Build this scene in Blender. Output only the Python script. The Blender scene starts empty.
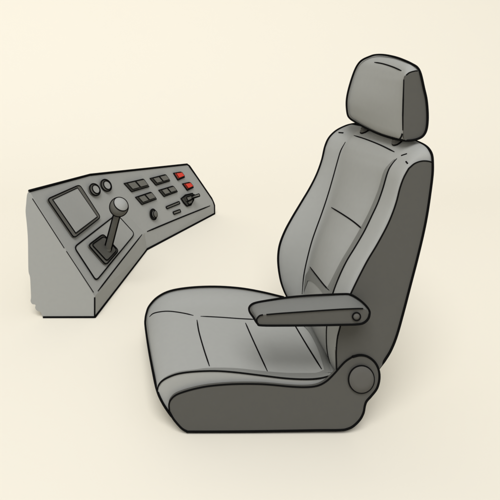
import bpy, math, random
from mathutils import Vector
from mathutils.bvhtree import BVHTree
random.seed(4)
C = bpy.context.scene.collection
# ---------------------------------------------------------------- camera numbers (metres)
FOC, CX, CY, EYE = 500.0, 130.0, 70.0, 1.05      # a shifted-lens camera looking straight along +Y, 1.05 m above the floor
CAM = Vector((0, 0, EYE))
def P(px, py, Y): return Vector(((px - CX) / FOC * Y, Y, EYE - (py - CY) / FOC * Y))
def PL(pts, Y): return [P(a, b, Y) for a, b in pts]

# ---------------------------------------------------------------- materials
def mat(name, col, rough=0.9, spec=0.12, var=0.03, scale=60):
    m = bpy.data.materials.new(name); m.use_nodes = True
    nt = m.node_tree; b = nt.nodes['Principled BSDF']
    b.inputs['Roughness'].default_value = rough
    b.inputs['Specular IOR Level'].default_value = spec
    tc = nt.nodes.new('ShaderNodeTexCoord')
    n = nt.nodes.new('ShaderNodeTexNoise'); n.inputs['Scale'].default_value = scale; n.inputs['Detail'].default_value = 3
    mix = nt.nodes.new('ShaderNodeMix'); mix.data_type = 'RGBA'
    mix.inputs[6].default_value = (*[c * (1 - var) for c in col], 1)
    mix.inputs[7].default_value = (*[c * (1 + var) for c in col], 1)
    nt.links.new(tc.outputs['Object'], n.inputs['Vector'])
    nt.links.new(n.outputs['Fac'], mix.inputs[0]); nt.links.new(mix.outputs[2], b.inputs['Base Color'])
    return m
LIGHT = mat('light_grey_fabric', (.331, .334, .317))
SHADE = mat('fabric_shade', (.198, .200, .187))  # tone of the shade painted along the seams
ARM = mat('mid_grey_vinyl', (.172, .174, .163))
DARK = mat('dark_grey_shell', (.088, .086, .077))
CAP = mat('dark_grey_disc', (.102, .099, .090))
INK = mat('black_piping', (.006, .006, .006), 0.95, 0.0, 0)
SHELL = mat('light_grey_enamel', (.322, .325, .309))
GLASS = mat('screen_grey', (.322, .325, .309))
BEZEL = mat('bezel_grey', (.115, .112, .098))
KEY = mat('key_grey', (.150, .147, .130))
KEYSIDE = mat('key_base_grey', (.062, .061, .054))
RED = mat('red_plastic', (.66, .062, .040))
REDSIDE = mat('red_socket', (.055, .05, .045))
PAPER = mat('cream_backdrop', (.795, .752, .648), 1.0, 0.0, 0.0)

# ---------------------------------------------------------------- mesh builder
class MB:
    def __init__(s): s.v = []; s.f = []; s.m = []; s.mats = []; s.flat = set()
    def mi(s, m):
        if m not in s.mats: s.mats.append(m)
        return s.mats.index(m)
    def add(s, v, f, m, flat=False):
        o = len(s.v); s.v += [Vector(p) for p in v]; i = s.mi(m)
        for q in f:
            if flat: s.flat.add(len(s.f))
            s.f.append(tuple(a + o for a in q)); s.m.append(i)
    def loft(s, secs, m, caps=True):
        n = len(secs[0]); v = [p for q in secs for p in q]; f = []
        for i in range(len(secs) - 1):
            for j in range(n):
                k = (j + 1) % n
                f.append((i*n + j, i*n + k, (i+1)*n + k, (i+1)*n + j))
        s.add(v, f, m)
        if caps:
            s.add(secs[0], [tuple(range(n))[::-1]], m, True)
            s.add(secs[-1], [tuple(range(n))], m, True)
    def prism(s, loop, off, m, m_side=None):
        a = [Vector(p) for p in loop]; b = [p + off for p in a]; n = len(a)
        s.add(a, [tuple(range(n))], m, True); s.add(b, [tuple(range(n))[::-1]], m, True)
        s.add(a + b, [(i, (i+1) % n, n + (i+1) % n, n + i) for i in range(n)], m_side or m, True)
    def tube(s, pts, w, m=None, closed=False, seg=8, taper=False):
        """w: width in thousandths of the distance*2 (a pixel width at the focal length)"""
        m = m or INK
        q = [Vector(pts[0])]
        for p in pts[1:]:
            if (Vector(p) - q[-1]).length > 1e-5: q.append(Vector(p))
        if closed and (q[0] - q[-1]).length < 1e-5: q.pop()
        n = len(q)
        if n < 2: return
        T = []
        for i in range(n):
            a = q[(i-1) % n] if closed or i > 0 else q[i]
            b = q[(i+1) % n] if closed or i < n-1 else q[i]
            t = b - a
            T.append(t.normalized() if t.length > 1e-9 else (T[-1] if T else Vector((1, 0, 0))))
        u = T[0].orthogonal().normalized(); v = []; 
        r = .83 * w / 2 / FOC * sum(p.y for p in q) / n
        for i in range(n):
            u = (u - T[i] * u.dot(T[i])); u = u.normalized() if u.length > 1e-6 else T[i].orthogonal().normalized()
            c = T[i].cross(u); rr = r
            if taper and not closed:
                e = min(i, n-1-i) / max(1, n-1)
                rr = r * min(1, .55 + 4.5*e)
            for k in range(seg):
                a = 2*math.pi*k/seg
                v.append(q[i] + (u*math.cos(a) + c*math.sin(a)) * rr)
        f = []
        for i in range(n if closed else n-1):
            j = (i+1) % n
            for k in range(seg):
                l = (k+1) % seg
                f.append((i*seg+k, i*seg+l, j*seg+l, j*seg+k))
        if not closed:
            f.append(tuple(range(seg))[::-1]); f.append(tuple((n-1)*seg + k for k in range(seg)))
        s.add(v, f, m)
    def disc(s, c, ax, r, h, m, seg=28, r2=None, bev=0):
        """a turned disc with its base at c, rising h along ax"""
        ax = ax.normalized(); u = ax.orthogonal().normalized(); w = ax.cross(u)
        r2 = r if r2 is None else r2
        prof = [(r, 0), (r2, h - bev), (r2 - bev, h)] if bev else [(r, 0), (r2, h)]
        ring = [[c + ax*z + (u*math.cos(2*math.pi*k/seg) + w*math.sin(2*math.pi*k/seg))*q for k in range(seg)] for q, z in prof]
        s.loft(ring, m)
    def sphere(s, c, r, m, nu=28, nv=16, ax=Vector((0, 0, 1)), t0=0.0, t1=math.pi):
        ax = ax.normalized(); u = ax.orthogonal().normalized(); w = ax.cross(u)
        ring = [[c + ax*math.cos(t)*r + (u*math.cos(2*math.pi*k/nu) + w*math.sin(2*math.pi*k/nu))*math.sin(t)*r for k in range(nu)]
                for t in [t0 + (t1-t0)*(.012 + .976*i/nv) for i in range(nv+1)]]
        s.loft(ring, m)
    def bvh(s): return BVHTree.FromPolygons(s.v, s.f)
    def build(s, name, parent=None):
        me = bpy.data.meshes.new(name)
        org = parent.matrix_world.translation if parent else Vector((0, 0, 0))
        org = ORG.get(parent.name, Vector((0, 0, 0))) if parent else Vector((0, 0, 0))
        me.from_pydata([p - org for p in s.v], [], s.f)
        for m in s.mats: me.materials.append(m)
        for i, p in enumerate(me.polygons):
            p.material_index = s.m[i]; p.use_smooth = i not in s.flat
        me.validate(); me.update()
        import bmesh
        b = bmesh.new(); b.from_mesh(me); bmesh.ops.recalc_face_normals(b, faces=b.faces[:]); b.to_mesh(me); b.free()
        o = bpy.data.objects.new(name, me); C.objects.link(o)
        if parent:
            o.parent = parent; ORG[o.name] = org
        return o
ORG = {}
def thing(name, label, cat, loc):
    o = bpy.data.objects.new(name, None); C.objects.link(o); o.location = loc; o.empty_display_size = .1
    o['label'] = label; o['category'] = cat; ORG[o.name] = Vector(loc); return o

# ---------------------------------------------------------------- curves
def smooth(pts, k=6, closed=False):
    """Catmull-Rom through points (Vectors or tuples)"""
    q = [Vector(p) for p in pts]; n = len(q)
    if n < 3: return q
    out = []
    for i in range(n if closed else n-1):
        p1, p2 = q[i], q[(i+1) % n]
        p0 = q[(i-1) % n] if closed or i > 0 else p1*2 - p2
        p3 = q[(i+2) % n] if closed or i < n-2 else p2*2 - p1
        for j in range(k):
            t = j/k
            out.append(.5*((2*p1) + (p2-p0)*t + (2*p0-5*p1+4*p2-p3)*t*t + (3*p1-p0-3*p2+p3)*t**3))
    if not closed: out.append(q[-1])
    return out
def resample(pts, n):
    q = [Vector(p) for p in pts]; L = [0]
    for i in range(1, len(q)): L.append(L[-1] + (q[i]-q[i-1]).length)
    out = []; j = 0
    for i in range(n):
        d = L[-1]*i/(n-1)
        while j < len(q)-2 and L[j+1] < d: j += 1
        s = L[j+1]-L[j]
        out.append(q[j].lerp(q[j+1], 0 if s < 1e-9 else min(1, max(0, (d-L[j])/s))))
    return out
def curve(pts, n): return resample(smooth(pts, 8), n)
def between(secs, k):
    """more sections, Catmull-Rom across the lofted ones"""
    m = len(secs); out = []
    for i in range(m-1):
        for j in range(k):
            t = j/k; row = []
            for a in range(len(secs[0])):
                p1, p2 = secs[i][a], secs[i+1][a]
                p0 = secs[i-1][a] if i else p1*2-p2
                p3 = secs[i+2][a] if i < m-2 else p2*2-p1
                # uneven spacing: limit the overshoot by using half tangents
                m1 = (p2-p0)*.5; m2 = (p3-p1)*.5; d = (p2-p1).length
                for mm in (m1, m2):
                    if mm.length > d: mm *= d/mm.length
                h = t*t*(3-2*t)
                row.append(p1*(2*t**3-3*t*t+1) + m1*(t**3-2*t*t+t) + p2*(3*t*t-2*t**3) + m2*(t**3-t*t))
            out.append(row)
    out.append(secs[-1]); return out
def cast(bvh, px, py):
    d = (P(px, py, 1) - CAM).normalized()
    h = bvh.ray_cast(CAM, d)
    return h[0], h[1]
def on(bvh, pts, k=6, closed=False, lift=0.0):
    """a seam drawn on a surface: smooth picture polyline dropped on the mesh"""
    out = []
    for p in smooth([Vector((a, b, 0)) for a, b in pts], k, closed):
        h, n = cast(bvh, p.x, p.y)
        if h is not None:
            if n.dot(CAM - h) < 0: n = -n
            out.append(h + n*lift)
    return out
def rim(bvh, pts, inset=1.6, closed=False, k=5, centre=None, fwd=.003):
    """piping along a rim: picture outline, each point at the depth of the surface just inside it"""
    q = smooth([Vector((a, b, 0)) for a, b in pts], k, closed)
    c = Vector((*centre, 0)) if centre else sum(q, Vector())/len(q)
    Y = []
    for p in q:
        y = None
        for d in (inset, inset*1.8, inset*3):
            r = p + (c-p).normalized()*d; h, n = cast(bvh, r.x, r.y)
            if h is not None: y = h.y; break
        Y.append(y)
    good = [y for y in Y if y is not None]
    Y = [y if y is not None else good[0] for y in Y]
    n = len(Y)
    for _ in range(4):
        Y = [(Y[i-1] + Y[i] + Y[(i+1) % n])/3 if closed or 0 < i < n-1 else Y[i] for i in range(n)]
    return [P(p.x, p.y, y - fwd) for p, y in zip(q, Y)]
def seam(mb, bvh, pts, w=1.7, k=6, closed=False, taper=True): mb.tube(on(bvh, pts, k, closed), w, INK, closed, taper=taper)
def shade_band(mb, bvh, a, b, m, n=40, lift=.0018, across=5):
    """a strip of painted shade laid on the surface between two picture polylines"""
    A = resample(smooth([Vector((*p, 0)) for p in a], 6), n); B = resample(smooth([Vector((*p, 0)) for p in b], 6), n)
    v = []; ok = True
    for p, q in zip(A, B):
        for j in range(across):
            r = p.lerp(q, j/(across-1)); h, nn = cast(bvh, r.x, r.y)
            if h is None: h = v[-1] if v else None; nn = Vector((0, 0, 0))
            if h is None: return
            if nn.dot(CAM - h) < 0: nn = -nn
            v.append(h + nn*lift)
    f = [(i*across+j, i*across+j+1, (i+1)*across+j+1, (i+1)*across+j) for i in range(n-1) for j in range(across-1)]
    # the shade strip: give it a thickness back into the surface
    o = len(v); back = []
    for i, p in enumerate(v): back.append(p + (p - CAM).normalized()*.003)
    mb.add(v, f, m)

# ================================================================ THE SEAT
NEAR, FAR = 1.45, 1.96
seat = thing('vehicle_seat', 'grey padded vehicle seat with headrest, side armrest and dark side panels', 'seat', (.35, 1.70, 0))

# ---- backrest -----------------------------------------------------------
back_edge = [(432.8, 163), (432.5, 175), (430, 195), (427, 215), (423, 235), (417, 260), (411, 283), (404, 310), (397, 335), (391, 350), (385, 360), (379, 367), (372, 385)]
BW = PL(back_edge, NEAR)                                   # world X, Z of the back, shared by every section
def back_at(Y, dx=0, top=None):
    q = [Vector((p.x + dx, Y, p.z)) for p in BW]
    if top is not None: q = [Vector((top[0], Y, top[1]))] + [p for p in q if p.z < top[1] - .02]
    return q
NF, NT, NB = 56, 20, 40
def section(front, top, back, Y):
    """front: picture points bottom to top in the plane Y; top: from its end to the back; back: world points downward"""
    F = curve(PL(front, Y), NF)
    T = curve([PL(front, Y)[-1]] + top, NT)
    B = curve([top[-1]] + back[1:], NB)
    bot = [B[-1].lerp(F[0], t) for t in (.33, .66)]
    return F + T[1:] + B[1:] + bot
f0 = [(338, 386), (336.2, 372), (335.8, 362), (335.6, 350), (336.7, 337), (339.5, 326), (344, 308), (350.5, 292), (365, 263), (376, 244.5), (386, 226), (392, 212), (396, 200), (399, 188), (403, 177), (408, 168)]
S0 = section(f0, PL([(414, 163), (421, 160.7), (428, 161), (432.8, 163)], NEAR), back_at(NEAR), NEAR)
Y1 = 1.515
f1 = [(338, 378), (332, 367), (328.5, 357), (327, 347), (326.5, 337), (327, 325), (329.5, 309), (334, 291), (340, 275.5), (347, 261), (355.5, 247), (364.5, 231.5), (372, 216), (378, 203), (383, 189), (388, 172), (392, 164.5)]
S1 = section(f1, PL([(397, 157.5), (403, 150), (410, 144), (417, 142)], Y1) + [P(424, 145.5, Y1)], back_at(Y1, 0, (P(424, 145.5, Y1).x, P(424, 145.5, Y1).z)), Y1)
def mixsec(a, b, t, Y): return [Vector((p.x + (q.x-p.x)*t, Y, p.z + (q.z-p.z)*t)) for p, q in zip(a, b)]
S05 = mixsec(S0, S1, .45, 1.456); S06 = mixsec(S0, S1, .78, 1.474)
Y3 = 1.86
f3 = [(301.5, 312), (301.5, 300), (302, 295), (304, 275), (308, 256), (313, 238), (322, 213), (328, 195), (333, 178), (338, 160), (341, 150)]
S3 = section(f3, PL([(345, 142), (350, 136), (355, 131.5), (360, 128.5)], Y3) + [Vector((.872, Y3, .842))], back_at(Y3, 0, (.872, .842)), Y3)
def bulge(sec, Y, d):
    out = []
    for i, p in enumerate(sec):
        w = math.sin(math.pi*min(1, i/NF)) if i < NF else 0
        out.append(Vector((p.x - d*w, Y, p.z + (.004 if NF <= i < NF+NT else 0))))
    return out
mids = [bulge(mixsec(S1, S3, t, Y1 + (Y3-Y1)*t), Y1 + (Y3-Y1)*t, d) for t, d in ((.12, -.008), (.3, .004), (.5, .008), (.7, .004), (.9, -.006))]
Y4 = 1.93
f4 = [(292, 304), (288, 298), (284.5, 291), (281, 281), (278.7, 268), (278.2, 256), (280, 244), (285, 231), (292, 218), (301, 203), (310, 188), (317, 174), (322, 160), (325, 147)]
S4 = section(f4, PL([(329, 138), (336, 131), (345, 126.3), (352, 124.3)], Y4) + [Vector((.868, Y4, .835))], back_at(Y4, 0, (.868, .835)), Y4)
S5 = [Vector((p.x + (.026 if i < NF + NT - 2 else -.006), 1.96, p.z - (EYE - p.z)*.016 - .010)) for i, p in enumerate(S4)]
bk = MB(); bk.loft(between([S0, S05, S06, S1] + mids + [S3, S4, S5], 4), LIGHT)
bv = bk.bvh()
edge = [(376.5, 371, NEAR), (382, 364, NEAR-.002)] + [(a, b, NEAR-.006) for a, b in reversed(back_edge[:-2])] + [(432, 154.8, 1.452), (429, 149, 1.468), (424, 144.7, 1.5), (416, 141, 1.53), (408, 138.3, 1.57), (390, 133, 1.68), (365, 126, 1.85), (352, 124, Y4)]
bk.tube(smooth([P(*e) for e in edge], 5), 2.7)
bk.tube(smooth([P(a, b, Y4) for a, b in [(358, 123.6), (352, 124.3), (345, 126.3), (336, 131), (329, 138)] + list(reversed(f4[1:]))], 5), 2.7)
seam(bk, bv, [(345.5, 142), (341, 150.5), (338, 160), (333, 178), (328, 195), (322, 213), (313, 238), (308, 256), (304, 275), (302.2, 294)])
seam(bk, bv, [(397, 158.5), (392, 164.5), (388, 172), (383, 189), (378, 203), (372, 216), (364.5, 231.5), (355.5, 247), (347, 261), (340, 275.5), (334, 291), (329.5, 309), (327, 326), (326.6, 337), (327, 347), (328.3, 356), (331, 365), (334.5, 373)], 2.0)
seam(bk, bv, [(354, 135.5), (366, 139.3), (381, 145.3), (394.5, 152)])
seam(bk, bv, [(338.8, 132.6), (343.4, 133)], 1.8, taper=False)
seam(bk, bv, [(401.5, 155.6), (407, 153.8)], 1.8, taper=False)
seam(bk, bv, [(406, 161.5), (407.8, 163.8)], 1.8, taper=False)
seam(bk, bv, [(331.5, 207.5), (343, 214.5), (354, 222), (363.5, 230)], 1.8)
seam(bk, bv, [(310, 267), (317, 276), (325, 286), (331, 291.7)], 1.8)
# shade beside the seams, painted as darker strips
shade_band(bk, bv, [(396, 159.2), (391.5, 165), (387.5, 172), (382.5, 189), (377.6, 203), (371.5, 216), (364, 231.5), (355, 247), (346.5, 261), (339.5, 275.5), (333.5, 291), (331, 300)],
     [(394.5, 159.5), (388.8, 165), (384, 172), (379, 189), (373.5, 203), (367.5, 216), (359, 231.5), (350, 247), (341.5, 261), (335, 273.5), (329, 285), (324, 293)], SHADE)
shade_band(bk, bv, [(309.5, 268), (316.5, 277), (324.5, 287), (331, 293), (331, 300)], [(307, 281), (311.5, 281), (318, 286.5), (323.5, 294), (325, 300)], SHADE)
shade_band(bk, bv, [(306, 275), (304.8, 284), (304, 294)], [(309.5, 270), (308, 281), (305, 289)], SHADE)
backrest = bk.build('backrest', seat)
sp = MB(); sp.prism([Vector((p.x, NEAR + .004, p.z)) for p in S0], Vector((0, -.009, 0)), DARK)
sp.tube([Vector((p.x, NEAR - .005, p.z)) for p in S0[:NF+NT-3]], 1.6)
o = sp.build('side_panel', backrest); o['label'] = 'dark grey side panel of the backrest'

# ---- headrest -----------------------------------------------------------
def hsec(Y, front, top, back, bottom): # clockwise from the front's bottom; picture points in the plane Y
    return curve(PL(front, Y), 24) + curve(PL([front[-1]] + top + [back[0]], Y), 18)[1:] + curve(PL(back, Y), 24)[1:] + curve(PL([back[-1]] + bottom + [front[0]], Y), 16)[1:-1]
H0 = hsec(1.50, [(403, 131), (402.8, 115), (403.2, 100), (403.8, 80)], [(405.5, 75.5), (409.5, 72.6), (415, 71)], [(419.5, 72.5), (424, 88), (426.6, 100), (427.7, 115), (427, 127)], [(424.8, 134.4), (420, 138.6), (412, 140.5), (404, 139.6)])
def shrink(sec, Y, k):
    c = sum(sec, Vector())/len(sec)
    return [Vector((c.x + (p.x-c.x)*k, Y, c.z + (p.z-c.z)*k)) for p in sec]
H1 = hsec(1.525, [(398, 134), (398, 118), (398.5, 100), (400.5, 80)], [(403.5, 70), (408, 65), (413, 64)], [(419, 69), (422, 87), (423.5, 100), (424, 115), (423, 127)], [(420, 134), (414, 139), (406, 140.5), (400, 139.2)])
H2 = hsec(1.64, [(378.5, 127), (377.5, 112), (378, 98), (381.5, 78)], [(385, 66), (391, 58.5), (397, 57.5)], [(404, 61), (405, 80), (405, 95), (405, 107), (404, 118)], [(402, 127), (396, 133.5), (387, 135.6), (380.5, 133.3)])
H3 = hsec(1.79, [(356, 116.5), (354.5, 104), (356, 90), (360.5, 73)], [(364.5, 62), (370.5, 56), (376, 54.5)], [(382, 58), (383, 75), (383, 90), (383, 103), (382, 112)], [(380, 119), (374, 125), (366, 126.5), (359, 123.5)])
H4 = hsec(1.85, [(347.8, 114), (346.7, 103), (348.3, 92), (352.5, 77)], [(357, 66.5), (362, 61), (368, 58)], [(375, 62), (376, 78), (376, 90), (376, 102), (375, 110)], [(372, 116), (366, 121), (358, 122), (350.5, 119)])
H5 = shrink(H4, 1.875, .86)
hd = MB(); hd.loft(between([H0, H1, H2, H3, H4, H5], 5), LIGHT); hb = hd.bvh()
outline = [(412, 140.3, 1.50), (402, 140.3, 1.515), (390, 137.6, 1.58), (378, 133.6, 1.65), (365, 127.5, 1.74), (355, 121.8, 1.82), (350, 118.4, 1.85), (347.5, 114, 1.85), (346.5, 103, 1.85), (348, 92, 1.85), (352.3, 77, 1.85), (356.8, 66.3, 1.85), (362, 60.2, 1.845), (370, 56.4, 1.82), (376, 54.8, 1.79),
           (385, 55, 1.72), (396, 57.3, 1.64), (405, 60.6, 1.575), (412.5, 64.2, 1.525), (417.5, 67.6, 1.51), (420.8, 74, 1.50), (424, 88, 1.498), (426.6, 100, 1.498), (427.7, 115, 1.498), (427, 127, 1.498), (424.5, 134, 1.498), (420, 138, 1.498)]
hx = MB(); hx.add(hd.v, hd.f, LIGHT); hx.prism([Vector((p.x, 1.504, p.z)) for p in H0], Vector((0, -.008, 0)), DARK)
hd.tube(rim(hx.bvh(), [e[:2] for e in outline], 1.5, True, fwd=.0035), 2.5, INK, True)
seam(hd, hb, [(374.5, 62.3), (383, 63.8), (393, 67), (401.5, 70.8)])
head = hd.build('headrest', seat)
hs = MB(); hs.prism([Vector((p.x, 1.504, p.z)) for p in H0], Vector((0, -.008, 0)), DARK)  # headrest side in shade, its darkness put into the colour
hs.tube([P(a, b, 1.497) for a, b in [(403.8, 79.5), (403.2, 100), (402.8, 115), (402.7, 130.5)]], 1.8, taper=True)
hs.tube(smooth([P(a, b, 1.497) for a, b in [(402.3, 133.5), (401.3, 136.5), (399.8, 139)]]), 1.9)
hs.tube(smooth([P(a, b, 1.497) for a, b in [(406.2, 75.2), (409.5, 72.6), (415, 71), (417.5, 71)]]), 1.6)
o = hs.build('side_panel', head); o['label'] = 'side of the headrest, painted dark as shade'  # the headrest's side in shade, painted dark, rather than a dark grey panel
for px, py, r in ((397.6, 142.2, 5.2), (365, 131.3, 4.3)):
    m = MB(); c, nr = cast(bv, px, py); rr = r/FOC*c.y
    if nr.z < 0: nr = -nr
    u = Vector((1, 0, 0)) - nr*nr.x; u.normalize(); w = nr.cross(u)
    rg = lambda q, z: [c + nr*z + (u*math.cos(2*math.pi*k/28) + w*math.sin(2*math.pi*k/28))*q for k in range(28)]
    m.loft([rg(rr, -.004), rg(rr, .004), rg(rr*.86, .009), rg(rr*.5, .011), rg(rr*.5, .016)], CAP)
    up = Vector((.45, 0, 1)).normalized()
    m.loft([[c + up*d + Vector((math.cos(2*math.pi*k/20)*rr*.5, math.sin(2*math.pi*k/20)*rr*.5, 0)) for k in range(20)] for d in (-.01, .02, .055)], CAP)
    m.tube(rg(rr, .002), 1.7, INK, True)
    m.build('headrest_post', head)

# ---- seat cushion -------------------------------------------------------
NC0 = 1.455
cn = [(186, 431), (177, 422), (170, 412.5), (163, 402), (157.6, 391), (158.3, 386), (162, 381), (170, 376.5), (180, 373.4), (195, 371.6), (215, 371), (235, 372.3), (260, 375.3), (285, 378.3), (305, 379.3), (320, 378.3), (333, 375.3), (346, 381)]
cf = [(168, 341), (155, 336), (148, 330), (145.2, 322), (146, 314), (149, 306), (157, 297.3), (170, 291), (190, 287.6), (215, 286.6), (240, 288.2), (262, 292), (283, 297), (302, 300)]
NCS = 90
def csec(pts, Y):
    T = curve(PL(pts, Y), NCS)
    a, b = T[-1], T[0]
    return T + [Vector((a.x, Y, a.z - .05)), Vector((a.x, Y, .06)), Vector((b.x + .1, Y, .03))]
C0, C9 = csec(cn, NC0), csec(cf, FAR)
rows = []
for i in range(13):
    t = i/12; Y = NC0 + (FAR-NC0)*t; s = []
    for j, (p, q) in enumerate(zip(C0, C9)):
        r = p.lerp(q, t); g = math.sin(math.pi*t)
        if j < NCS:
            fr = max(0, 1 - j/30)
            r.x -= .016*g*fr*(1-t*.3)                                   # the front bows forward
            up = min(1, max(0, (j-24)/14))
            r.z += .006*(math.exp(-((t-.86)/.1)**2) - .5*math.exp(-((t-.72)/.06)**2))*up*(1 if t < .99 else 0)
        r.y = Y; s.append(r)
    rows.append(s)
c9 = sum(C9, Vector())/len(C9)
rows.append([Vector((p.x + (c9.x-p.x)*.05, FAR + .018, p.z + (c9.z-p.z)*.25)) for p in rows[-1]])
cu = MB(); cu.loft(between(rows, 2), LIGHT); cb = cu.bvh()
cu.tube(smooth(PL(cn[4:-2] + [(333.5, 374.5)], NC0 - .001), 4), 2.0, taper=True)
cu.tube(rim(cb, [(172, 416.5), (169.3, 413.2), (162.3, 402.4), (157, 390), (152.6, 370), (148.4, 347), (145.4, 326), (145.4, 319), (146.5, 313), (149.3, 306), (157.3, 297.4), (170, 291), (190, 287.6), (215, 286.6), (240, 288.2), (262, 292), (284, 297.3)], 1.6, centre=(215, 350)), 2.6)
seam(cu, cb, [(149.5, 316.8), (154, 313.4), (163, 311.6), (172, 311.6), (184, 313.4), (193.5, 315.6)], 1.7)
seam(cu, cb, [(200.5, 316.4), (220, 317.4), (240, 318.8), (256, 319.6)], 1.7)
seam(cu, cb, [(197, 320), (199, 332), (203.8, 349), (209.5, 366.3)])
seam(cu, cb, [(245.5, 323), (250.5, 334.5), (258, 351), (267.5, 371.5)], 1.8)
seam(cu, cb, [(293, 322), (300, 334), (310, 350.5), (321.7, 369.2)], 1.8)
shade_band(cu, cb, [(159.5, 386), (163, 381), (170, 376.3), (180, 373.2), (195, 371.4), (215, 370.8), (235, 372), (260, 375), (285, 378), (305, 379), (320, 378), (331, 375.3)],
     [(159, 385), (163, 379.3), (170, 375), (180, 371.8), (195, 370), (210, 368.3), (235, 368.6), (260, 371.2), (285, 373.3), (305, 373.5), (317, 373.2), (323.5, 370.5)], SHADE)  # shade along the near seam, painted in
shade_band(cu, cb, [(298, 322), (308, 331), (316, 345), (321, 358), (324, 368), (325, 373)], [(309, 322), (316, 332), (322.5, 343), (325.5, 354), (328, 363), (332, 373.5)], SHADE, lift=.0022)  # shade where the cushion meets the backrest, painted in
seam(cu, cb, [(311, 325), (318, 335.5), (325.5, 347)], 1.7, taper=False)
cushion = cu.build('seat_cushion', seat)

# ---- base ---------------------------------------------------------------
bs_px = [(173, 398), (195, 389.5), (228, 386), (300, 389), (345, 390), (362, 402), (361, 416), (352, 426), (340, 429), (240, 430.5), (190, 430.5), (180, 424), (172, 412)]
m = MB(); m.prism([Vector((p.x, 1.47, max(p.z, .004))) for p in smooth(PL(bs_px, NEAR), 3, True)], Vector((0, .465, 0)), DARK)
m.build('base_frame', seat)
cov = [(169.6, 412), (169, 404.5), (171, 399.5), (176, 395), (185, 391.5), (197, 388.3), (210, 386), (228, 384.4), (245, 383.9), (262, 384.2), (275, 385.2), (290, 386.6), (305, 387.2), (317, 385.9), (326, 381.5), (334, 374), (344.5, 362.3), (352.5, 356.8), (360, 355.2),
       (367.5, 356.6), (374.5, 361.8), (378.6, 369.5), (379.4, 378.5), (377, 388), (371.5, 395.5), (366.6, 401), (364.8, 405.8), (363.5, 412.5), (360, 419.3), (353.5, 425.8), (347.5, 428.8), (340, 430), (318, 430.2), (290, 430.7), (240, 431.4), (191, 431.6), (186.8, 431.2), (182, 428.6), (177.5, 424), (173.2, 418.6)]
covw = smooth(PL(cov, 1.442), 4, True)
m = MB(); m.prism(covw, Vector((0, .011, 0)), DARK)
i0 = 17*4
m.tube(smooth(PL(cov[17:] + cov[:1], 1.442), 4), 2.7)
m.tube(smooth(PL(cov[:18], 1.442), 4), 1.9)
cover = m.build('side_cover', seat); cover['label'] = 'dark side cover of the base facing the viewer'
m = MB(); covf = [Vector((p.x, 1.94, min(p.z, .13) if p.x < .66 else p.z)) for p in covw]
m.prism(covf, Vector((0, .024, 0)), DARK)
m.tube([p + Vector((0, .025, 0)) for p in covf], 2.0, INK, True); m.build('side_cover', seat)
m = MB(); cc = P(361, 378.8, 1.440)
ring = lambda r, y: [Vector((cc.x + math.cos(2*math.pi*k/40)*r*.93, y, cc.z + math.sin(2*math.pi*k/40)*r)) for k in range(40)]
rc = 13.7/FOC*1.44
m.loft([ring(rc, 1.444), ring(rc, 1.439), ring(rc*.96, 1.436), ring(rc*.5, 1.4345), ring(.001, 1.434)], CAP)
m.tube(ring(rc, 1.4375), 1.7, INK, True); m.build('recliner_cap', cover)

# ---- armrest ------------------------------------------------------------
AN, AF = 1.37, 1.452
top_far = [(249.3, 312), (249, 308.5), (251, 305), (256, 302.6), (270, 300), (290, 297.1), (310, 295.5), (330, 294.5), (343, 294), (350, 294.4), (357, 298), (364, 303.6), (369, 309.5), (369.8, 315), (368, 319.5)]
face = [(257, 322.5), (256.8, 319), (259.5, 315.8), (263.5, 314.7), (280, 313.4), (300, 312), (320, 310.6), (340, 309.3), (356, 308.6), (364, 309), (368.3, 312)]
low = [(369.3, 316), (367, 320.6), (361, 323.7), (345, 324.7), (320, 325.2), (290, 325.5), (262, 325.3)]
am = MB()
Fn = resample(smooth(PL(face, AN), 5), 50); Ln = resample(smooth(PL([face[-1]] + low + [face[0]], AN), 5), 50)
near = Fn + Ln[1:-1]
Fu = resample(smooth(PL(top_far, AF), 5), 50)
Lu = resample([Fu[-1], P(366, 318, AF), P(345, 319.5, AF), P(262, 320, AF), Fu[0]], 50)
farl = Fu + Lu[1:-1]
n = len(near)
rows_a = [near]
for t in (.2, .4, .6, .8, .93):
    rows_a.append([p.lerp(q, t) + Vector((0, 0, .006*math.sin(math.pi*t) if j < 50 else 0)) for j, (p, q) in enumerate(zip(near, farl))])
rows_a.append(farl)
am.loft(rows_a, ARM); 
ab = am.bvh()
am.tube(rim(ab, [(249, 308.5), (251, 305), (256, 302.6), (270, 300), (290, 297.1), (310, 295.5), (330, 294.5), (343, 294), (350, 294.4), (357, 298), (364, 303.6), (368.8, 309.5), (369.6, 314), (368, 319), (363.5, 323), (357, 324.4),
    (345, 324.8), (320, 325.3), (290, 325.6), (262, 325.5), (257.5, 323.6), (253.5, 317.5), (250, 312.5)], 1.8, True, centre=(310, 312)), 2.5, INK, True)
arm = am.build('armrest', seat)
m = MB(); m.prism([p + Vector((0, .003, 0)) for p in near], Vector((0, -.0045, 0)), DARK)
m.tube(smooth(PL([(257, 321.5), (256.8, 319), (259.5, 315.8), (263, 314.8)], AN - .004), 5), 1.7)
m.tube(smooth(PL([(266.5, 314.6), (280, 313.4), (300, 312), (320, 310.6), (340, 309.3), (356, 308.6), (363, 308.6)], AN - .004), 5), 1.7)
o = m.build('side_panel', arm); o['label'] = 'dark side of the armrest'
m = MB(); cc = P(356.2, 316.2, AN - .004); rb = 3.9/FOC*AN
ring = lambda r, y: [Vector((cc.x + math.cos(2*math.pi*k/28)*r, y, cc.z + math.sin(2*math.pi*k/28)*r)) for k in range(28)]
m.loft([ring(rb, cc.y + .002), ring(rb, cc.y - .002), ring(.001, cc.y - .003)], CAP); m.tube(ring(rb, cc.y - .002), 1.7, INK, True)
m.build('pivot_bolt', arm)
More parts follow.
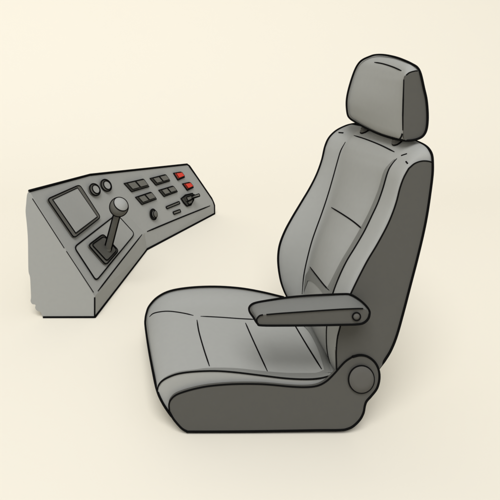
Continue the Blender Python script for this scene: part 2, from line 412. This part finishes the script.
# bracket that carries the armrest on the backrest side
m = MB(); m.disc(P(352, 314, 1.452), Vector((0, -1, 0)), .02, .03, DARK); m.build('arm_pivot', arm)

# ================================================================ THE CONSOLE
GY = 2.117
con = thing('control_console', 'grey angular control console with screen, lever and red buttons', 'console', (.05, 2.8, 0))
A, B = P(29.3, 191, GY), P(90, 174.8, 2.70)
F, G = P(94.7, 296.5, GY), Vector((P(94.7, 318, GY).x, GY, 0))
E = P(144.5, 233, 2.917); E0 = Vector((P(147, 250, 2.917).x, 2.917, 0))
D = P(212.5, 203.5, 3.62); D2 = P(214.3, 205.5, 3.64); Dq = P(212.6, 200, 3.63); D0 = Vector((P(214.4, 215, 3.64).x, 3.64, 0))
Cc = P(187, 164.3, 3.51)
A0 = Vector((P(48, 318, GY).x, GY + .02, 0)); B0 = Vector((B.x + .02, B.y + .02, 0)); C0_ = Vector((Cc.x, Cc.y + .06, 0)); 
Cb = P(189.3, 166, 3.52)
cbm = MB()
V = [A, B, Cc, D, E, F, G, E0, D0, D2, A0, B0, C0_, Cb]
def facegrid(mb, quad, m, n=12):
    a, b, c, d = quad                                        # a-b top, d-c bottom
    v = [(a.lerp(b, i/n)).lerp(d.lerp(c, i/n), j/n) for i in range(n+1) for j in range(n+1)]
    mb.add(v, [(i*(n+1)+j, i*(n+1)+j+1, (i+1)*(n+1)+j+1, (i+1)*(n+1)+j) for i in range(n) for j in range(n)], m, True)
facegrid(cbm, (A, B, E, F), SHELL); facegrid(cbm, (B, Cc, D, E), SHELL)
cbm.add([F, E, E0, G], [(0, 1, 2, 3)], SHELL, True); cbm.add([E, D, D2, D0, E0], [(0, 1, 2, 3, 4)], SHELL, True)
cbm.add([Cc, Cb, Dq, D2, D], [(0, 1, 2, 3, 4)], SHELL, True); cbm.add([Cb, C0_, D0, D2, Dq], [(0, 1, 2, 3, 4)], SHELL, True)
cbm.add([A, A0, B0, B], [(0, 1, 2, 3)], SHELL, True); cbm.add([B, B0, C0_, Cb, Cc], [(0, 1, 2, 3, 4)], SHELL, True)
cbm.add([A + Vector((0, .02, 0)), A0, G + Vector((0, .02, 0)), F + Vector((0, .02, 0))], [(0, 1, 2, 3)], SHELL, True)
kb = cbm.bvh()
# outlines: rubber edge trim
cbm.tube([A, A.lerp(B, .5), B, B.lerp(Cc, .5), Cc.lerp(B, .03), Cc, Cb, Cb.lerp(Dq, .5), Cb.lerp(Dq, .95), Dq.lerp(D2, .5), D2, D2.lerp(D0, .5), D0 + Vector((0, 0, .004))], 2.4)
zf = Vector((0, 0, .004))
cbm.tube([D0 + zf, E0 + zf], 2.4); cbm.tube([E0 + zf, G + zf], 2.4)
seam(cbm, kb, [(97.8, 291.3), (120, 262.5), (142, 234.5)], 1.7); seam(cbm, kb, [(147, 231.6), (178, 218.6), (210, 205.8)], 1.7)
body = cbm.build('console_body', con)
# left cheek with its rough, broken-off edge
rag = [(29.3, 191), (27.2, 194), (26.2, 203), (25.6, 212), (26.8, 224), (27.9, 240), (28.2, 262), (28.6, 272), (30, 277), (30.6, 287), (31, 297), (30.6, 301), (32.2, 304), (35.4, 304.8), (35.2, 308), (37, 310.6), (40.4, 312), (41.6, 314.5), (43, 318)]
ck = MB(); loop = smooth(PL(rag, GY), 4) + [G.copy(), F.copy()]
ck.prism(loop, Vector((0, .018, 0)), SHELL)
ck.tube([P(43, 317.2, GY), G + zf], 2.3)
ck.tube([P(94.7, 297.5, GY - .001), P(94.7, 317, GY - .001)], 1.9)
ck.tube([P(32.4, 198.6, GY - .001), P(64.2, 248, GY - .001)], 1.8, taper=True)
ck.tube([P(66.4, 251.2, GY - .001), P(93.6, 292.4, GY - .001)], 1.8, taper=True)
ck.build('side_panel', con)

def plate(quad_px, h, m, m_side=None, rad=0, mb=None, ink=1.5, lift=0.0, tubes=True):
    """a plate with the picture outline quad_px standing h proud of the panel"""
    mb = mb or MB(); pts = []
    q = [Vector((*p, 0)) for p in quad_px]; n = len(q)
    if rad:
        r = []
        for i in range(n):
            a, b, c = q[i-1], q[i], q[(i+1) % n]
            u = (a-b).normalized()*rad; w = (c-b).normalized()*rad
            for t in (0, .25, .5, .75, 1): r.append((b+u)*(1-t)**2 + b*2*t*(1-t) + (b+w)*t*t)
        q = r
    c = sum(q, Vector())/len(q); h0, nn = cast(kb, c.x, c.y)
    if nn.dot(CAM-h0) < 0: nn = -nn
    for p in q:                                              # flat, in the plane of the panel under its centre
        d = P(p.x, p.y, 1) - CAM; pts.append(CAM + d*((h0-CAM).dot(nn)/d.dot(nn)))
    lo = [p + nn*(lift - .004 if lift == 0 else lift) for p in pts]; off = nn*(h + (.004 if lift == 0 else 0))
    mb.prism(lo, off, m, m_side)
    if tubes and ink: mb.tube([p + off for p in lo], ink, INK, True)
    return mb, nn, pts
def quadlerp(q, u, v):
    a, b, c, d = [Vector((*p, 0)) for p in q]
    r = a.lerp(b, u).lerp(d.lerp(c, u), v); return (r.x, r.y)
# screen
mb, nn, _ = plate([(45.6, 200), (78, 185.6), (99, 218.2), (72.3, 239)], .010, BEZEL, rad=3.2, ink=1.45); fr = mb.build('screen_frame', con)
mb, _, _ = plate([(50.5, 200.8), (75.5, 189), (95.3, 217.8), (73.6, 234.3)], .012, GLASS, ink=1.4); mb.build('screen', fr)
# gauges
for cx, cy in ((93.1, 190.6), (104.6, 185.7)):
    el = lambda a, b: [(cx + a*math.cos(t)*math.cos(1.0) - b*math.sin(t)*math.sin(1.0), cy + a*math.cos(t)*math.sin(1.0) + b*math.sin(t)*math.cos(1.0)) for t in [2*math.pi*k/28 for k in range(28)]]
    mb, _, _ = plate(el(6.3, 4.7), .012, BEZEL, ink=1.6); g = mb.build('gauge', con)
    mb, _, _ = plate([(x + .6, y - .1) for x, y in el(4.6, 3.1)], .015, GLASS, ink=1.3); mb.build('gauge_face', g)
# rocker switch pairs
for q in ([(123.3, 183.6), (142.3, 179.2), (148.3, 186.8), (131, 191.9)], [(149.3, 178.6), (164.3, 174.8), (169.2, 181), (155.3, 185.4)],
          [(134.7, 197.4), (149.8, 192.3), (155.8, 199.2), (141.2, 204.7)], [(158, 190.4), (171.8, 186.2), (176.7, 191.8), (163.3, 196.7)]):
    mb, _, _ = plate(q, .006, KEYSIDE, ink=1.15); sw = mb.build('rocker_switch', con)
    for u0, u1 in ((.09, .48), (.545, .96)):
        kq = [quadlerp(q, u0, .05), quadlerp(q, u1, .05), quadlerp(q, u1 - .01, .78), quadlerp(q, u0 - .01, .78)]
        mb, _, _ = plate(kq, .016, KEY, KEYSIDE, ink=.9); mb.build('key', sw)
for q in ([(172.8, 173.4), (180, 172.3), (183.8, 177.3), (177.2, 180.2)], [(181.8, 184), (188.6, 182.6), (192.6, 187.6), (186.6, 190.4)]):
    mb, _, _ = plate(q, .006, REDSIDE, ink=1.5); sw = mb.build('push_button', con); sw['label'] = 'red push button'
    kq = [quadlerp(q, .16, .04), quadlerp(q, .97, .06), quadlerp(q, .96, .78), quadlerp(q, .14, .8)]
    mb, _, _ = plate(kq, .016, RED, ink=.7); mb.build('button_cap', sw)
for a, b, w in (((165.8, 207.9), (178.8, 202.6), 1.15), ((172.8, 213.3), (179.6, 210.8), 1.3)):
    a, b = Vector((*a, 0)), Vector((*b, 0)); d = (b-a).normalized(); nrm = Vector((-d.y, d.x, 0))*w
    mb, _, _ = plate([tuple((p)[:2]) for p in (a-nrm, b-nrm, b+nrm, a+nrm)], .006, KEY, KEYSIDE, ink=1.3, rad=.5); mb.build('slide_switch', con)
# round knob
h, nr = cast(kb, 152.2, 214.6); nr = nr if nr.dot(CAM-h) > 0 else -nr
s = h.y/FOC
m = MB(); m.disc(h - nr*.004, nr, 5.2*s, .014, BEZEL, r2=5.0*s); m.tube([h + nr*.010 + (nr.orthogonal().normalized()*math.cos(t) + nr.cross(nr.orthogonal().normalized())*math.sin(t))*5.1*s for t in [2*math.pi*k/28 for k in range(28)]], 1.6, INK, True)
kn = m.build('knob', con)
m = MB(); u = nr.orthogonal().normalized(); w = nr.cross(u)
rg = lambda r, z: [h + nr*z + (u*math.cos(t) + w*math.sin(t))*r*s for t in [2*math.pi*k/28 for k in range(28)]]
m.loft([rg(3.4, .008), rg(3.3, .024), rg(2.6, .029), rg(.05, .030)], BEZEL); m.tube(rg(3.5, .012), 1.5, INK, True); m.tube(rg(3.25, .025), 1.0, INK, True)
m.build('knob_cap', kn)
# toggle with its finger lever
mb, nn, pts = plate([(180.2, 198.8), (184.5, 195.2), (191.6, 193.6), (193, 196.5), (192.6, 200), (189.8, 205.2), (186, 206.3), (183, 203)], .008, KEYSIDE, ink=1.6); tg = mb.build('toggle_switch', con)
m, _, _ = plate([(182.5, 197.8), (190.6, 195.2), (191.2, 198), (184.5, 201.6)], .030, KEY, KEYSIDE, ink=1.3); 
plate([(185.2, 202.3), (191, 199.4), (189.4, 203.6), (186.6, 204.8)], .018, KEY, KEYSIDE, ink=1.2, mb=m)
a, na = cast(kb, 188.5, 198.3); a = a + nn*.022
b = P(199.3, 195, a.y - .03)
m.tube([a, a.lerp(b, .35), a.lerp(b, .7), b], 4.2, INK, seg=10); m.tube([a + Vector((0, -.006, .003)), a.lerp(b, .93) + Vector((0, -.008, .003))], 2.2, KEY, seg=10)
m.build('toggle_handle', tg)
# lever
mb, _, _ = plate([(73.3, 247.6), (116, 214.5), (134, 234.3), (95.3, 281.3)], .005, SHELL, rad=4, ink=1.6); mb.build('lever_plate', con)
mb, nn, _ = plate([(85.6, 246.6), (100.4, 235.4), (116, 252), (103.2, 266.4)], .016, BEZEL, rad=3, ink=1.7); lev = mb.build('control_lever', con)
mb, _, _ = plate([(88.6, 246.4), (100.8, 237.8), (113.8, 251.8), (103.6, 262.6)], .019, DARK, rad=2.5, ink=1.5); mb.build('boot', lev)
a, _ = cast(kb, 104.8, 250.5); a = a + nn*.018
top = P(118.9, 207, a.y - .10)
s = top.y/FOC; ax = (top-a).normalized()
m = MB(); u = ax.orthogonal().normalized(); w = ax.cross(u)
rg = lambda d, r: [a + ax*d + (u*math.cos(t) + w*math.sin(t))*r*s for t in [2*math.pi*k/20 for k in range(20)]]
L = (top-a).length
m.sphere(a, 3.6*s, BEZEL, 20, 10)
m.loft([rg(0, 3.1), rg(L*.5, 2.9), rg(L, 2.9)], BEZEL)
# outline piping on the shaft's flanks and foot, added and turned square to the camera
side = ax.cross(CAM - a).normalized()
for sg in (-1, 1): m.tube([a + side*sg*3.7*s, a + ax*L*.45 + side*sg*3.45*s, a + ax*L*.84 + side*sg*3.3*s], 1.8)
down = -ax
m.tube([a + (side*math.cos(t) + down*math.sin(t))*3.8*s for t in [math.pi*k/14 for k in range(15)]], 1.7)
m.build('shaft', lev)
m = MB(); R = 9.0*s
m.sphere(top, R, BEZEL, 32, 18)
view = (CAM - top).normalized(); 
cap_ax = (Vector((.45, 0, .75)) + Vector((0, -.55, 0))).normalized()
m.sphere(top, R*1.012, LIGHT, 36, 12, cap_ax, 0.0, 1.02)
ub = cap_ax.orthogonal().normalized(); wb = cap_ax.cross(ub)
m.tube([top + cap_ax*math.cos(1.02)*R + (ub*math.cos(t) + wb*math.sin(t))*math.sin(1.02)*R for t in [2*math.pi*k/36 for k in range(36)]], 1.4, INK, True)
su = Vector((1, 0, 0)); sv = Vector((0, view.z*-1, view.y)).normalized(); sv = view.cross(su).normalized(); su = sv.cross(view).normalized()
m.tube([top + (su*math.cos(t) + sv*math.sin(t))*R for t in [2*math.pi*k/40 for k in range(40)]], 2.2, INK, True)
m.build('knob', lev)

# ================================================================ BACKDROP (one seamless sweep: floor, cove, wall)
prof = [(-6, 0), (-2, 0), (0, 0), (2, 0), (4, 0)]
for k in range(1, 17):
    t = math.pi/2*k/16; prof.append((4 + 4*math.sin(t), 4 - 4*math.cos(t)))
prof += [(8, 7)]
m = MB(); xs = [-16 + 2*i for i in range(17)]
v = [Vector((x, y, z)) for y, z in prof for x in xs]; nx = len(xs)
m.add(v, [(i*nx+j, i*nx+j+1, (i+1)*nx+j+1, (i+1)*nx+j) for i in range(len(prof)-1) for j in range(nx-1)], PAPER)
bd = m.build('floor'); bd['kind'] = 'structure'; bd['label'] = 'plain cream seamless studio floor and backdrop'

# ================================================================ LIGHT
w = bpy.data.worlds.new('World'); bpy.context.scene.world = w; w.use_nodes = True
w.node_tree.nodes['Background'].inputs['Color'].default_value = (1, 1, 1, 1)
w.node_tree.nodes['Background'].inputs['Strength'].default_value = WORLD = 0.47
def area(name, loc, target, size, power, col=(1, 1, 1)):
    l = bpy.data.lights.new(name, 'AREA'); l.shape = 'DISK'; l.size = size; l.energy = power; l.color = col
    o = bpy.data.objects.new(name, l); C.objects.link(o); o.location = loc
    o.rotation_euler = (Vector(target) - Vector(loc)).to_track_quat('-Z', 'Y').to_euler(); return o
area('added_soft_light', (-3.2, -12.8, 20), (0, 3, .5), 15, 5350)  # unseen lamp, added to light seat, console and backdrop evenly

# ================================================================ CAMERA
cam = bpy.data.cameras.new('camera'); co = bpy.data.objects.new('camera', cam); C.objects.link(co)
co.location = CAM; co.rotation_euler = (math.radians(90), 0, 0)
cam.sensor_width = 36; cam.lens = 36*FOC/500; cam.shift_x = (250-CX)/500; cam.shift_y = -(250-CY)/500
cam.clip_start = .05; cam.clip_end = 200
sc = bpy.context.scene; sc.camera = co
sc.view_settings.view_transform = 'Standard'; sc.view_settings.look = 'None'; sc.view_settings.gamma = 1; sc.view_settings.exposure = 0
sc.cycles.max_bounces = 6; sc.cycles.use_denoising = True
